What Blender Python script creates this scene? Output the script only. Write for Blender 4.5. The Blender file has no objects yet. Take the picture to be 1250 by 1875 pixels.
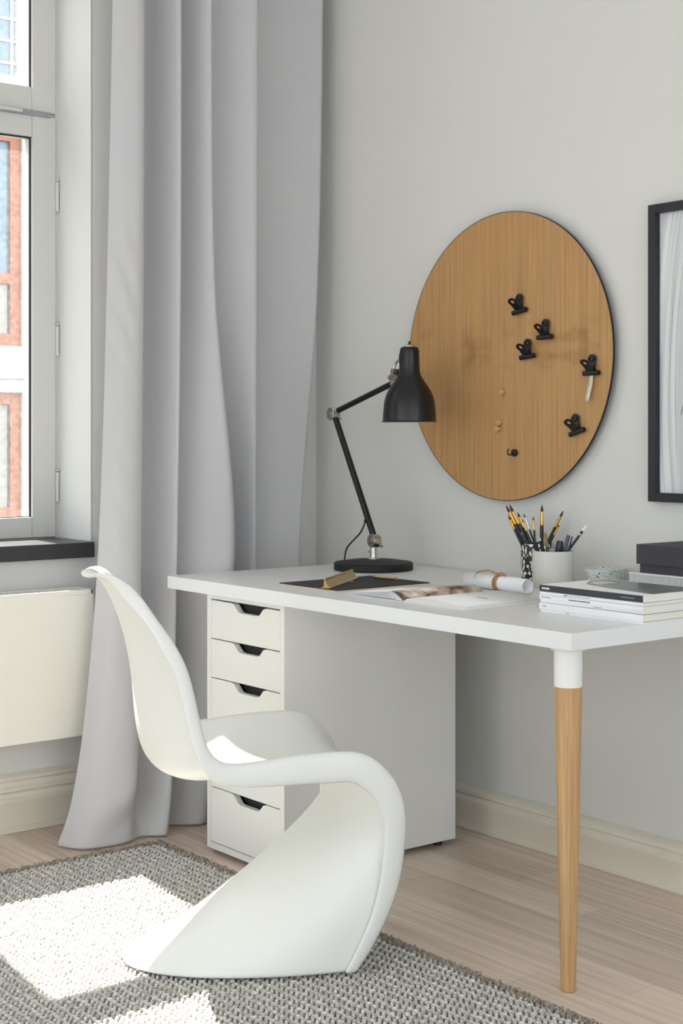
import bpy, bmesh, math, random
from mathutils import Vector, Matrix
R = math.radians
random.seed(7)
scene = bpy.context.scene
COL = scene.collection

# ------------------------------------------------------------------ camera
FPX, HORIZON, YAW = 2693.5, 796.3, 0.6642          # focal length in px of a 1250x1875 frame
cam_d = bpy.data.cameras.new('camera')
cam_d.sensor_fit = 'VERTICAL'
cam_d.sensor_height = 36.0
cam_d.sensor_width = 24.0
cam_d.lens = FPX / 1875 * 36.0
cam_d.shift_y = -(937.5 - HORIZON) / 1875
cam_d.clip_start = 0.05
cam = bpy.data.objects.new('camera', cam_d)
COL.objects.link(cam)
cam.location = (3.872, -2.898, 1.1287)
cam.rotation_euler = (math.pi / 2, 0, math.pi / 2 - YAW)
scene.camera = cam

# ------------------------------------------------------------------ light
world = bpy.data.worlds.new('sky')
scene.world = world
world.use_nodes = True
bg = world.node_tree.nodes['Background']
bg.inputs['Color'].default_value = (0.86, 0.93, 1.0, 1)
bg.inputs['Strength'].default_value = 3.6

sun_d = bpy.data.lights.new('sun', 'SUN')
sun_d.energy = 22.0
sun_d.angle = R(0.53)
sun_d.color = (1.0, 0.95, 0.87)
sun = bpy.data.objects.new('sun', sun_d)
COL.objects.link(sun)
sun.rotation_euler = Vector((1.0, -0.115, -1.37)).to_track_quat('-Z', 'Y').to_euler()
sun.location = (-6, 1, 9)

# sampling portals in the window openings (give no light of their own)
for px, py, prz in ((-0.34, -1.48, 0), (-0.34, -3.9, 0), (1.30, -5.74, 90), (2.90, -5.74, 90), (4.50, -5.74, 90), (5.74, -1.00, 180), (5.74, -2.60, 180), (5.74, -4.20, 180)):
    pd = bpy.data.lights.new('window_portal', 'AREA')
    tall = prz != 0
    pd.shape = 'RECTANGLE'; pd.size = 2.70 if tall else 1.95; pd.size_y = 1.36
    pd.cycles.is_portal = True
    po = bpy.data.objects.new('window_portal', pd)
    COL.objects.link(po)
    po.location = (px, py, 1.42 if tall else 1.79)
    po.rotation_euler = (0, -math.pi / 2, R(prz))

scene.view_settings.view_transform = 'Standard'
scene.view_settings.look = 'None'
scene.view_settings.gamma = 1.0
scene.view_settings.use_curve_mapping = False
scene.view_settings.exposure = 0.37
scene.cycles.max_bounces = 12
scene.cycles.diffuse_bounces = 6
scene.cycles.glossy_bounces = 4
scene.cycles.transparent_max_bounces = 16
scene.cycles.sample_clamp_indirect = 8.0
scene.cycles.caustics_reflective = False
scene.cycles.caustics_refractive = False

# ------------------------------------------------------------------ materials
def srgb(r, g, b):
    f = lambda v: (v / 255 / 12.92) if v <= 10 else ((v / 255 + 0.055) / 1.055) ** 2.4
    return (f(r), f(g), f(b), 1)

def newmat(name):
    m = bpy.data.materials.new(name); m.use_nodes = True
    nt = m.node_tree
    return m, nt, nt.nodes['Principled BSDF']

def N(nt, kind, **kw):
    n = nt.nodes.new(kind)
    for k, v in kw.items(): setattr(n, k, v)
    return n

def mixrgb(nt, fac, a, b, mode='MIX'):
    n = N(nt, 'ShaderNodeMix', data_type='RGBA', blend_type=mode)
    for key, v in (('Factor', fac), ('A', a), ('B', b)):
        s = [i for i in n.inputs if i.name == key and (i.type == 'RGBA' if key != 'Factor' else i.type == 'VALUE')][0]
        if hasattr(v, 'is_output'): nt.links.new(v, s)
        else: s.default_value = v
    return [o for o in n.outputs if o.type == 'RGBA'][0]

def noise(nt, scale, detail=3.0, vec=None, rough=0.5):
    n = N(nt, 'ShaderNodeTexNoise'); n.inputs['Scale'].default_value = scale
    n.inputs['Detail'].default_value = detail; n.inputs['Roughness'].default_value = rough
    if vec is not None: nt.links.new(vec, n.inputs['Vector'])
    return n

def mapping(nt, src='Object', scale=(1, 1, 1), loc=(0, 0, 0), rot=(0, 0, 0)):
    if src == 'Position':
        o = N(nt, 'ShaderNodeNewGeometry').outputs['Position']
    else:
        o = N(nt, 'ShaderNodeTexCoord').outputs[src]
    mp = N(nt, 'ShaderNodeMapping')
    mp.inputs['Scale'].default_value = scale; mp.inputs['Location'].default_value = loc
    mp.inputs['Rotation'].default_value = rot
    nt.links.new(o, mp.inputs['Vector'])
    return mp.outputs['Vector']

def bump(nt, bsdf, h, strength=0.2, dist=0.001):
    b = N(nt, 'ShaderNodeBump'); b.inputs['Strength'].default_value = strength
    b.inputs['Distance'].default_value = dist
    nt.links.new(h, b.inputs['Height']); nt.links.new(b.outputs['Normal'], bsdf.inputs['Normal'])

def ramp(nt, fac, stops):
    n = N(nt, 'ShaderNodeValToRGB')
    el = n.color_ramp.elements
    while len(el) < len(stops): el.new(0.5)
    for e, (p, c) in zip(el, stops):
        e.position = p; e.color = c
    nt.links.new(fac, n.inputs['Fac'])
    return n.outputs['Color']

def plain(name, col, rough=0.5, metal=0.0, var=0.04, nscale=12.0, bstr=0.0, bscale=200.0, spec=None, coat=0.0):
    m, nt, b = newmat(name)
    v = mapping(nt, 'Object')
    n = noise(nt, nscale, 4, v)
    dark = tuple(c * (1 - var) for c in col[:3]) + (1,)
    lite = tuple(min(1, c * (1 + var)) for c in col[:3]) + (1,)
    nt.links.new(mixrgb(nt, n.outputs['Fac'], dark, lite), b.inputs['Base Color'])
    b.inputs['Roughness'].default_value = rough
    b.inputs['Metallic'].default_value = metal
    if spec is not None: b.inputs['Specular IOR Level'].default_value = spec
    if coat: b.inputs['Coat Weight'].default_value = coat
    if bstr:
        bump(nt, b, noise(nt, bscale, 3, v).outputs['Fac'], bstr, 0.0006)
    return m

def clear_glass(name, tint=(0.97, 0.98, 0.98, 1), refl=0.06, dust=0.0):
    m = bpy.data.materials.new(name); m.use_nodes = True
    nt = m.node_tree; nt.nodes.clear()
    out = N(nt, 'ShaderNodeOutputMaterial')
    tr = N(nt, 'ShaderNodeBsdfTransparent'); tr.inputs['Color'].default_value = tint
    gl = N(nt, 'ShaderNodeBsdfGlossy'); gl.inputs['Roughness'].default_value = 0.02
    lw = N(nt, 'ShaderNodeLayerWeight'); lw.inputs['Blend'].default_value = 0.5
    pw = N(nt, 'ShaderNodeMath', operation='POWER'); pw.inputs[1].default_value = 4.0
    nt.links.new(lw.outputs['Facing'], pw.inputs[0])
    mr0 = N(nt, 'ShaderNodeMapRange'); mr0.inputs['To Min'].default_value = 0.03; mr0.inputs['To Max'].default_value = 0.7
    nt.links.new(pw.outputs[0], mr0.inputs['Value'])
    mx = N(nt, 'ShaderNodeMixShader')
    nt.links.new(mr0.outputs[0], mx.inputs['Fac'])
    nt.links.new(tr.outputs[0], mx.inputs[1]); nt.links.new(gl.outputs[0], mx.inputs[2])
    last = mx.outputs[0]
    if dust:
        df = N(nt, 'ShaderNodeBsdfTranslucent'); df.inputs['Color'].default_value = (0.9, 0.9, 0.9, 1)
        nz = noise(nt, 70, 6, mapping(nt, 'Object'), 0.7)
        mr = N(nt, 'ShaderNodeMapRange'); mr.inputs['From Min'].default_value = 0.35; mr.inputs['From Max'].default_value = 0.8
        mr.inputs['To Min'].default_value = 0.01; mr.inputs['To Max'].default_value = dust
        nt.links.new(nz.outputs['Fac'], mr.inputs['Value'])
        m2 = N(nt, 'ShaderNodeMixShader')
        nt.links.new(mr.outputs[0], m2.inputs['Fac']); nt.links.new(last, m2.inputs[1]); nt.links.new(df.outputs[0], m2.inputs[2])
        last = m2.outputs[0]
    nt.links.new(last, out.inputs['Surface'])
    return m

def wood_grain(name, c_dark, c_lite, grain_axis, fine=110.0, rough=0.5, band=None, per_object=0.0, src='Position', bstr=0.12):
    """streaks running along grain_axis"""
    m, nt, b = newmat(name)
    def sc(f, l):
        s = [f, f, f]; s[grain_axis] = l; return tuple(s)
    n1 = noise(nt, 1.0, 5, mapping(nt, src, sc(fine, fine * 0.018)), 0.6)
    n2 = noise(nt, 1.0, 3, mapping(nt, src, sc(fine * 0.16, fine * 0.012), (3.1, 1.7, 5.2)), 0.5)
    n3 = noise(nt, 1.0, 2, mapping(nt, src, sc(fine * 3.2, fine * 0.06), (8.1, 2.7, 1.2)), 0.5)
    a = mixrgb(nt, n2.outputs['Fac'], c_dark, c_lite)
    r1 = ramp(nt, n1.outputs['Fac'], [(0.35, (0.78, 0.76, 0.74, 1)), (0.6, (1.04, 1.03, 1.02, 1))])
    a = mixrgb(nt, 0.9, a, r1, 'MULTIPLY')
    r3 = ramp(nt, n3.outputs['Fac'], [(0.3, (0.84, 0.82, 0.8, 1)), (0.55, (1.0, 1.0, 1.0, 1))])
    a = mixrgb(nt, 0.6, a, r3, 'MULTIPLY')
    if per_object:
        oi = N(nt, 'ShaderNodeObjectInfo')
        rr = ramp(nt, oi.outputs['Random'], [(0.0, (1 - per_object, 1 - per_object * 1.05, 1 - per_object * 1.15, 1)), (1.0, (1 + per_object, 1 + per_object, 1 + per_object, 1))])
        a = mixrgb(nt, 1.0, a, rr, 'MULTIPLY')
    nt.links.new(a, b.inputs['Base Color'])
    b.inputs['Roughness'].default_value = rough
    bump(nt, b, n1.outputs['Fac'], bstr, 0.0004)
    return m, nt, b, a

M = {}
M['wall'] = plain('wall_paint', srgb(217, 216, 212), 0.85, var=0.012, nscale=1.5, bstr=0.15, bscale=90)
M['wallw'] = plain('window_wall_paint', srgb(218, 217, 214), 0.8, var=0.012, nscale=1.5, bstr=0.15, bscale=90)
M['reveal'] = plain('reveal_paint', srgb(218, 218, 215), 0.6, var=0.01)
M['ceil'] = plain('ceiling_paint', srgb(242, 241, 238), 0.9, var=0.01)
M['trim'] = plain('baseboard_paint', srgb(226, 220, 206), 0.42, var=0.02, nscale=6, bstr=0.05, bscale=30)
M['frame_white'] = plain('window_frame_paint', srgb(208, 207, 203), 0.35, var=0.02, nscale=8)
M['gasket'] = plain('black_gasket_rubber', srgb(28, 27, 36), 0.7)
M['sill'] = plain('dark_sill_stone', srgb(52, 51, 55), 0.32, var=0.1, nscale=30)
M['rad'] = plain('radiator_enamel', srgb(236, 233, 223), 0.4, var=0.01)
M['gapdark'] = plain('floor_gap_dark', srgb(92, 76, 64), 0.9)
M['lam'] = plain('white_laminate', srgb(224, 226, 227), 0.38, var=0.008, nscale=3)
M['lam2'] = plain('white_cabinet_foil', srgb(222, 222, 219), 0.45, var=0.008, nscale=3)
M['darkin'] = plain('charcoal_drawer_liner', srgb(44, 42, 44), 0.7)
M['whitepl'] = plain('white_leg_lacquer', srgb(230, 230, 228), 0.4, var=0.01)
M['black'] = plain('black_satin_metal', srgb(24, 23, 26), 0.3, var=0.05, spec=0.4)
M['blackm'] = plain('black_matt_metal', srgb(32, 31, 34), 0.55, var=0.06, spec=0.3)
M['nickel'] = plain('brushed_nickel', (0.56, 0.53, 0.48, 1), 0.3, metal=1.0, var=0.08, nscale=60)
M['inner'] = plain('white_shade_enamel', srgb(242, 242, 238), 0.5)
M['rubber'] = plain('black_cable_rubber', srgb(26, 25, 26), 0.6)
M['blackpl'] = plain('black_frame_lacquer', srgb(40, 40, 48), 0.4, var=0.05, spec=0.35)
M['paper'] = plain('white_paper', srgb(238, 238, 240), 0.7, var=0.01)
M['paper2'] = plain('offwhite_pages', srgb(226, 224, 216), 0.75, var=0.05, nscale=300)
M['cream'] = plain('cream_card', srgb(214, 196, 172), 0.7)
M['ink'] = plain('printing_ink', srgb(58, 57, 62), 0.6)
M['inkgrey'] = plain('grey_printing_ink', srgb(150, 150, 154), 0.6)
M['spine'] = plain('charcoal_magazine_spine', srgb(52, 53, 60), 0.45, var=0.06)
M['board_black'] = plain('black_bookcloth', srgb(43, 42, 49), 0.75, bstr=0.2, bscale=900)
M['brass'] = plain('brushed_brass', (0.52, 0.38, 0.16, 1), 0.32, metal=1.0, var=0.12, nscale=80)
M['gold'] = plain('gold_ferrule', (0.72, 0.42, 0.09, 1), 0.28, metal=0.85, var=0.1)
M['bristle'] = plain('brown_bristle', srgb(74, 46, 34), 0.7, var=0.25, nscale=400)
M['handle'] = plain('black_brush_handle', srgb(36, 36, 42), 0.35)
M['silver'] = plain('silver_pen_metal', (0.6, 0.6, 0.62, 1), 0.25, metal=0.9)
M['penblue'] = plain('smoky_blue_pen_plastic', srgb(70, 80, 94), 0.25)
M['olive'] = plain('olive_gold_pen', srgb(128, 112, 52), 0.35, var=0.15)
M['concrete'] = plain('pale_concrete', srgb(208, 206, 200), 0.8, var=0.05, nscale=25, bstr=0.3, bscale=160)
M['boxdark'] = plain('charcoal_cardboard', srgb(58, 56, 62), 0.65, var=0.05, bstr=0.15, bscale=500)
M['ribbon'] = plain('bronze_satin_ribbon', srgb(168, 128, 84), 0.35, var=0.3, nscale=60)
M['oakdot'] = plain('turned_beech', srgb(196, 152, 106), 0.5, var=0.1, nscale=90)
M['facade'] = plain('facade_plaster', srgb(178, 174, 164), 0.9, var=0.05, nscale=3)
M['facade_stone'] = plain('facade_stone_band', srgb(170, 162, 148), 0.9, var=0.06, nscale=4)
M['orange'] = plain('varnished_orange_wood', srgb(132, 78, 50), 0.5, var=0.1, nscale=5)
M['outwhite'] = plain('white_outer_frame', srgb(170, 172, 172), 0.5)
M['outglass'] = plain('far_window_glass', srgb(96, 112, 124), 0.2, var=0.15, nscale=2)
M['outblind'] = plain('far_window_curtain', srgb(136, 132, 120), 0.8, var=0.15, nscale=6)
M['asphalt'] = plain('street_asphalt', srgb(120, 118, 114), 0.95, var=0.1)
M['glass'] = clear_glass('window_glass', dust=0.05)
M['picglass'] = clear_glass('picture_glass')

# chair plastic
M['chair'] = plain('white_moulded_plastic', srgb(226, 227, 223), 0.42, var=0.006, nscale=5)
# curtain: woven cloth that lets some light through
m, nt, b = newmat('grey_curtain_cloth')
v = mapping(nt, 'Object', (1, 1, 1))
n = noise(nt, 700, 2, v)
nt.links.new(mixrgb(nt, n.outputs['Fac'], srgb(208, 207, 210), srgb(222, 221, 223)), b.inputs['Base Color'])
b.inputs['Roughness'].default_value = 0.75
b.inputs['Sheen Weight'].default_value = 0.25
bump(nt, b, n.outputs['Fac'], 0.12, 0.0005)
out = nt.nodes['Material Output']
tl = N(nt, 'ShaderNodeBsdfTranslucent'); tl.inputs['Color'].default_value = srgb(230, 230, 231)
mx = N(nt, 'ShaderNodeMixShader'); mx.inputs['Fac'].default_value = 0.3
nt.links.new(b.outputs[0], mx.inputs[1]); nt.links.new(tl.outputs[0], mx.inputs[2]); nt.links.new(mx.outputs[0], out.inputs['Surface'])
M['curtain'] = m

M['floor'] = wood_grain('white_oiled_oak_plank', srgb(202, 182, 166), srgb(236, 221, 208), 0, fine=60, rough=0.36, per_object=0.13)[0]
M['legwood'] = wood_grain('bamboo_leg', srgb(176, 136, 90), srgb(212, 174, 126), 2, fine=160, rough=0.45)[0]
# veneer with a mirrored knot band at half height
m, nt, b, a = wood_grain('oak_veneer', srgb(184, 141, 90), srgb(194, 151, 99), 2, fine=130, rough=0.5)
pos = N(nt, 'ShaderNodeNewGeometry').outputs['Position']
sep = N(nt, 'ShaderNodeSeparateXYZ'); nt.links.new(pos, sep.inputs[0])
sub = N(nt, 'ShaderNodeMath', operation='SUBTRACT'); nt.links.new(sep.outputs['Z'], sub.inputs[0]); sub.inputs[1].default_value = 1.365
ab = N(nt, 'ShaderNodeMath', operation='ABSOLUTE'); nt.links.new(sub.outputs[0], ab.inputs[0])
cmb = N(nt, 'ShaderNodeCombineXYZ'); nt.links.new(sep.outputs['X'], cmb.inputs[0]); nt.links.new(ab.outputs[0], cmb.inputs[2])
mp = N(nt, 'ShaderNodeMapping'); mp.inputs['Scale'].default_value = (11, 1, 16); nt.links.new(cmb.outputs[0], mp.inputs['Vector'])
kn = noise(nt, 1.0, 2, mp.outputs['Vector'])
kr = ramp(nt, kn.outputs['Fac'], [(0.50, (1, 1, 1, 1)), (0.70, (0.70, 0.64, 0.56, 1))])
fall = N(nt, 'ShaderNodeMapRange'); fall.inputs['From Min'].default_value = 0.02; fall.inputs['From Max'].default_value = 0.09
fall.inputs['To Min'].default_value = 1.0; fall.inputs['To Max'].default_value = 0.0
nt.links.new(ab.outputs[0], fall.inputs['Value'])
nt.links.new(mixrgb(nt, fall.outputs[0], a, mixrgb(nt, 1.0, a, kr, 'MULTIPLY')), b.inputs['Base Color'])
M['veneer'] = m

# rug
def rugmat(name, c1, c2):
    m, nt, b = newmat(name)
    v = mapping(nt, 'Object')
    n1 = noise(nt, 130, 2, v); n2 = noise(nt, 900, 2, v)
    c = mixrgb(nt, ramp(nt, n1.outputs['Fac'], [(0.35, (0, 0, 0, 1)), (0.65, (1, 1, 1, 1))]), c1, c2)
    c = mixrgb(nt, 0.5, c, ramp(nt, n2.outputs['Fac'], [(0.3, (0.6, 0.58, 0.55, 1)), (0.6, (1, 1, 1, 1))]), 'MULTIPLY')
    nt.links.new(c, b.inputs['Base Color']); b.inputs['Roughness'].default_value = 0.95
    bump(nt, b, n2.outputs['Fac'], 0.5, 0.001)
    return m
M['rug_knot'] = rugmat('grey_wool_knots', srgb(170, 165, 159), srgb(232, 230, 226))
M['rug_base'] = rugmat('dark_wool_backing', srgb(104, 97, 90), srgb(130, 122, 114))
M['rug_edge'] = rugmat('taupe_wool_edge', srgb(138, 127, 117), srgb(186, 176, 165))

# speckled stoneware / ink pattern
m, nt, b = newmat('terrazzo_ceramic')
v = mapping(nt, 'Object')
vo = N(nt, 'ShaderNodeTexVoronoi'); vo.inputs['Scale'].default_value = 190; nt.links.new(v, vo.inputs['Vector'])
sz = noise(nt, 120, 1, v)
ad = N(nt, 'ShaderNodeMath', operation='ADD'); nt.links.new(vo.outputs['Distance'], ad.inputs[0]); nt.links.new(sz.outputs['Fac'], ad.inputs[1])
nt.links.new(ramp(nt, ad.outputs[0], [(0.70, srgb(40, 38, 38)), (0.73, srgb(206, 211, 208))]), b.inputs['Base Color'])
b.inputs['Roughness'].default_value = 0.3
M['terrazzo'] = m
m, nt, b = newmat('ink_blossom_ceramic')
v = mapping(nt, 'Object', (1, 1, 0.7))
w = N(nt, 'ShaderNodeTexVoronoi', feature='DISTANCE_TO_EDGE'); w.inputs['Scale'].default_value = 52
wn = noise(nt, 40, 3, v); av = N(nt, 'ShaderNodeVectorMath', operation='MULTIPLY_ADD')
nt.links.new(wn.outputs['Color'], av.inputs[0]); av.inputs[1].default_value = (0.03, 0.03, 0.03); nt.links.new(v, av.inputs[2])
nt.links.new(av.outputs[0], w.inputs['Vector'])
bl = noise(nt, 75, 1, v)
br = ramp(nt, w.outputs['Distance'], [(0.09, (1, 1, 1, 1)), (0.13, (0, 0, 0, 1))])
dr = ramp(nt, bl.outputs['Fac'], [(0.56, (0, 0, 0, 1)), (0.58, (1, 1, 1, 1))])
mxk = mixrgb(nt, 1.0, br, dr, 'LIGHTEN')
nt.links.new(mixrgb(nt, mxk, srgb(232, 232, 230), srgb(26, 26, 30)), b.inputs['Base Color'])
b.inputs['Roughness'].default_value = 0.4
M['inkvase'] = m

# art print: pale brush strokes sweeping down the sheet
m, nt, b = newmat('brush_stroke_print')
pos = N(nt, 'ShaderNodeNewGeometry').outputs['Position']
sep = N(nt, 'ShaderNodeSeparateXYZ'); nt.links.new(pos, sep.inputs[0])
def mth(op, a, bb):
    k = N(nt, 'ShaderNodeMath', operation=op)
    for i, q in enumerate((a, bb)):
        if hasattr(q, 'is_output'): nt.links.new(q, k.inputs[i])
        else: k.inputs[i].default_value = q
    return k.outputs[0]
zz = mth('SUBTRACT', sep.outputs['Z'], 1.22)
cen = mth('ADD', mth('MULTIPLY', mth('MULTIPLY', zz, zz), 0.22), 1.462)      # stroke centre line x(z)
dx = mth('SUBTRACT', sep.outputs['X'], cen)
cb = N(nt, 'ShaderNodeCombineXYZ'); nt.links.new(mth('MULTIPLY', dx, 85), cb.inputs[0]); nt.links.new(mth('MULTIPLY', sep.outputs['Z'], 1.2), cb.inputs[1])
st = noise(nt, 1.0, 3, cb.outputs[0])
streak = ramp(nt, st.outputs['Fac'], [(0.32, srgb(196, 196, 200)), (0.48, srgb(236, 236, 238)), (0.68, srgb(250, 250, 251))])
inside = ramp(nt, mth('ADD', mth('MULTIPLY', mth('ABSOLUTE', dx, 0), 14), mth('MULTIPLY', st.outputs['Fac'], 0.2)), [(0.6, (1, 1, 1, 1)), (0.66, (0, 0, 0, 1))])
nt.links.new(mixrgb(nt, inside, srgb(226, 224, 227), streak), b.inputs['Base Color'])
b.inputs['Roughness'].default_value = 0.6
M['print'] = m
# magazine cover
m, nt, b = newmat('magazine_cover_photo')
v = mapping(nt, 'Object')
g = noise(nt, 9, 2, v)
nt.links.new(ramp(nt, g.outputs['Fac'], [(0.42, srgb(96, 99, 104)), (0.6, srgb(128, 130, 132))]), b.inputs['Base Color'])
b.inputs['Roughness'].default_value = 0.3
M['cover'] = m
m, nt, b = newmat('magazine_page_photo')
v = mapping(nt, 'Object')
g = noise(nt, 26, 2, v)
nt.links.new(ramp(nt, g.outputs['Fac'], [(0.38, srgb(84, 62, 54)), (0.46, srgb(176, 150, 130)), (0.6, srgb(216, 206, 194)), (0.7, srgb(236, 234, 230))]), b.inputs['Base Color'])
b.inputs['Roughness'].default_value = 0.4
M['pagephoto'] = m
M['stripe'] = plain('white_ribbed_card', srgb(222, 225, 226), 0.6, var=0.02)

# ------------------------------------------------------------------ mesh helpers
class MB:
    def __init__(s): s.bm = bmesh.new()
    def box(s, x0, x1, y0, y1, z0, z1, mat=None):
        vs = [s.bm.verts.new(p) for p in ((x0, y0, z0), (x1, y0, z0), (x1, y1, z0), (x0, y1, z0), (x0, y0, z1), (x1, y0, z1), (x1, y1, z1), (x0, y1, z1))]
        for f in ((0, 3, 2, 1), (4, 5, 6, 7), (0, 1, 5, 4), (1, 2, 6, 5), (2, 3, 7, 6), (3, 0, 4, 7)):
            s.bm.faces.new([vs[i] for i in f])
        return s
    def tube(s, pts, rad, seg=12, cap=True):
        pts = [Vector(p) for p in pts]
        rads = rad if isinstance(rad, (list, tuple)) else [rad] * len(pts)
        rings = []; ref = None
        for i, p in enumerate(pts):
            a = pts[max(0, i - 1)]; c = pts[min(len(pts) - 1, i + 1)]
            t = (c - a).normalized()
            if ref is None:
                ref = Vector((0, 0, 1)) if abs(t.z) < 0.9 else Vector((1, 0, 0))
            u = (ref - t * ref.dot(t)).normalized(); ref = u
            w = t.cross(u)
            rings.append([s.bm.verts.new(p + (u * math.cos(k * 2 * math.pi / seg) + w * math.sin(k * 2 * math.pi / seg)) * rads[i]) for k in range(seg)])
        for r0, r1 in zip(rings, rings[1:]):
            for k in range(seg):
                s.bm.faces.new((r0[k], r0[(k + 1) % seg], r1[(k + 1) % seg], r1[k]))
        if cap:
            s.bm.faces.new(list(reversed(rings[0]))); s.bm.faces.new(rings[-1])
        return s
    def lathe(s, prof, seg=48, c=(0, 0, 0), closed=False):
        rings = []
        for r, z in prof:
            if r < 1e-6: rings.append([s.bm.verts.new((c[0], c[1], c[2] + z))])
            else: rings.append([s.bm.verts.new((c[0] + r * math.cos(k * 2 * math.pi / seg), c[1] + r * math.sin(k * 2 * math.pi / seg), c[2] + z)) for k in range(seg)])
        if closed: rings.append(rings[0])
        for a, b in zip(rings, rings[1:]):
            for k in range(seg):
                k2 = (k + 1) % seg
                f = [a[0]] if len(a) == 1 else [a[k], a[k2]]
                g = [b[0]] if len(b) == 1 else [b[k2], b[k]]
                if len(f) + len(g) >= 3: s.bm.faces.new(f + g)
        return s
    def prism(s, poly, axis, a0, a1):
        """extrude a 2-D polygon along axis (0 x: poly=(y,z); 1 y: poly=(x,z); 2 z: poly=(x,y))"""
        def P(p, a):
            return (a, p[0], p[1]) if axis == 0 else (p[0], a, p[1]) if axis == 1 else (p[0], p[1], a)
        A = [s.bm.verts.new(P(p, a0)) for p in poly]; B = [s.bm.verts.new(P(p, a1)) for p in poly]
        n = len(poly)
        for i in range(n): s.bm.faces.new((A[i], A[(i + 1) % n], B[(i + 1) % n], B[i]))
        s.bm.faces.new(list(reversed(A))); s.bm.faces.new(B)
        return s
    def grid(s, rows):
        vs = [[s.bm.verts.new(p) for p in r] for r in rows]
        for a, b in zip(vs, vs[1:]):
            for i in range(len(a) - 1): s.bm.faces.new((a[i], a[i + 1], b[i + 1], b[i]))
        return s
    def xf(s, mtx):
        bmesh.ops.transform(s.bm, matrix=mtx, verts=s.bm.verts); return s
    def mesh(s, name, mat, smooth=False, angle=35):
        bmesh.ops.recalc_face_normals(s.bm, faces=s.bm.faces)
        me = bpy.data.meshes.new(name); s.bm.to_mesh(me); s.bm.free()
        if smooth:
            me.polygons.foreach_set('use_smooth', [True] * len(me.polygons))
            me.set_sharp_from_angle(angle=R(angle))
        if mat is not None: me.materials.append(M[mat] if isinstance(mat, str) else mat)
        return me
    def build(s, name, mat, parent=None, smooth=False, bevel=0.0, seg=2, angle=35):
        o = bpy.data.objects.new(name, s.mesh(name, mat, smooth, angle)); COL.objects.link(o)
        if parent: o.parent = parent
        if bevel:
            md = o.modifiers.new('bevel', 'BEVEL'); md.width = bevel; md.segments = seg; md.limit_method = 'ANGLE'; md.angle_limit = R(40)
            o.data.polygons.foreach_set('use_smooth', [True] * len(o.data.polygons))
            o.data.set_sharp_from_angle(angle=R(angle))
        return o

def tag(o, label=None, cat=None, group=None, kind=None):
    if label: o['label'] = label
    if cat: o['category'] = cat
    if group: o['group'] = group
    if kind: o['kind'] = kind
    return o
def thing(name, label, cat, loc=(0, 0, 0), rz=0.0, group=None, kind=None):
    o = bpy.data.objects.new(name, None); COL.objects.link(o)
    o.empty_display_size = 0.05
    o.location = loc; o.rotation_euler = (0, 0, rz)
    return tag(o, label, cat, group, kind)
def struct(o): o['kind'] = 'structure'; return o

def crom(P, n):
    """Catmull-Rom through tuples, n samples per span"""
    P = [Vector(p) for p in P]; out = []
    for i in range(len(P) - 1):
        p0 = P[max(0, i - 1)]; p1 = P[i]; p2 = P[i + 1]; p3 = P[min(len(P) - 1, i + 2)]
        for k in range(n):
            t = k / n
            out.append(0.5 * ((2 * p1) + (p2 - p0) * t + (2 * p0 - 5 * p1 + 4 * p2 - p3) * t * t + (3 * p1 - p0 - 3 * p2 + p3) * t ** 3))
    out.append(P[-1]); return out

# ================================================================== THE ROOM
WR = 0.027          # face of the right-hand wall (y)
CEIL = 2.9
X1, Y0 = 5.4, -5.4  # far limits of the room behind the camera
WINS = ((-0.802, -2.16), (-3.22, -4.58))
ZS, ZT = 0.80, 2.77

fl = MB().box(-0.36, X1 + 0.01, Y0 - 0.01, WR + 0.2, -0.12, -0.0165).build('floor', 'gapdark'); struct(fl)
# planks as boards of their own where the view reaches, one shared unit board
unit = MB().box(0, 1, 0, 1, 0, 1).mesh('plank', 'floor')
def board(name, x0, x1, y0, y1):
    o = bpy.data.objects.new(name, unit); COL.objects.link(o); o.parent = fl
    o.location = (x0, y0, -0.0160); o.scale = (x1 - x0, y1 - y0, 0.0160)
    return o
PW = 0.138
row = 0; y = WR - 0.002
while y > -2.35:
    x = -0.0 - random.uniform(0.1, 1.3)
    while x < 4.0:
        L = random.choice((0.9, 1.15, 1.4, 1.7))
        xa, xb = max(0.0, x), min(4.0, x + L)
        if xb - xa > 0.05: board('plank', xa + 0.0006, xb - 0.0006, y - PW + 0.0007, y - 0.0007)
        x += L
    y -= PW; row += 1
o = MB().box(0.0, X1, Y0, y, -0.0160, 0).box(4.0, X1, y, WR, -0.0160, 0).build('plank', 'floor', fl); o['kind'] = 'stuff'

# right-hand wall, wall behind, far side wall, ceiling
struct(MB().box(-0.36, X1, WR, WR + 0.2, -0.12, CEIL).build('wall_right', 'wall'))
w = MB()
ys_ = [Y0 - 0.36, -4.88, -3.52, -3.28, -1.92, -1.68, -0.32, WR + 0.2]
for k in (0, 2, 4, 6): w.box(X1, X1 + 0.36, ys_[k], ys_[k + 1], -0.12, CEIL)
for k in (1, 3, 5): w.box(X1, X1 + 0.36, ys_[k], ys_[k + 1], -0.12, 0.05).box(X1, X1 + 0.36, ys_[k], ys_[k + 1], 2.77, CEIL)
struct(w.build('wall_far', 'wall'))
w = MB()
xs_ = [-0.36, 0.62, 1.98, 2.22, 3.58, 3.82, 5.18, X1]
for k in (0, 2, 4, 6): w.box(xs_[k], xs_[k + 1], Y0 - 0.36, Y0, -0.12, CEIL)
for k in (1, 3, 5): w.box(xs_[k], xs_[k + 1], Y0 - 0.36, Y0, -0.12, 0.05).box(xs_[k], xs_[k + 1], Y0 - 0.36, Y0, 2.77, CEIL)
struct(w.build('wall_behind', 'wall'))
struct(MB().box(-0.36, X1 + 0.36, Y0 - 0.36, WR + 0.2, CEIL, CEIL + 0.2).build('ceiling', 'ceil'))
w = MB()
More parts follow.
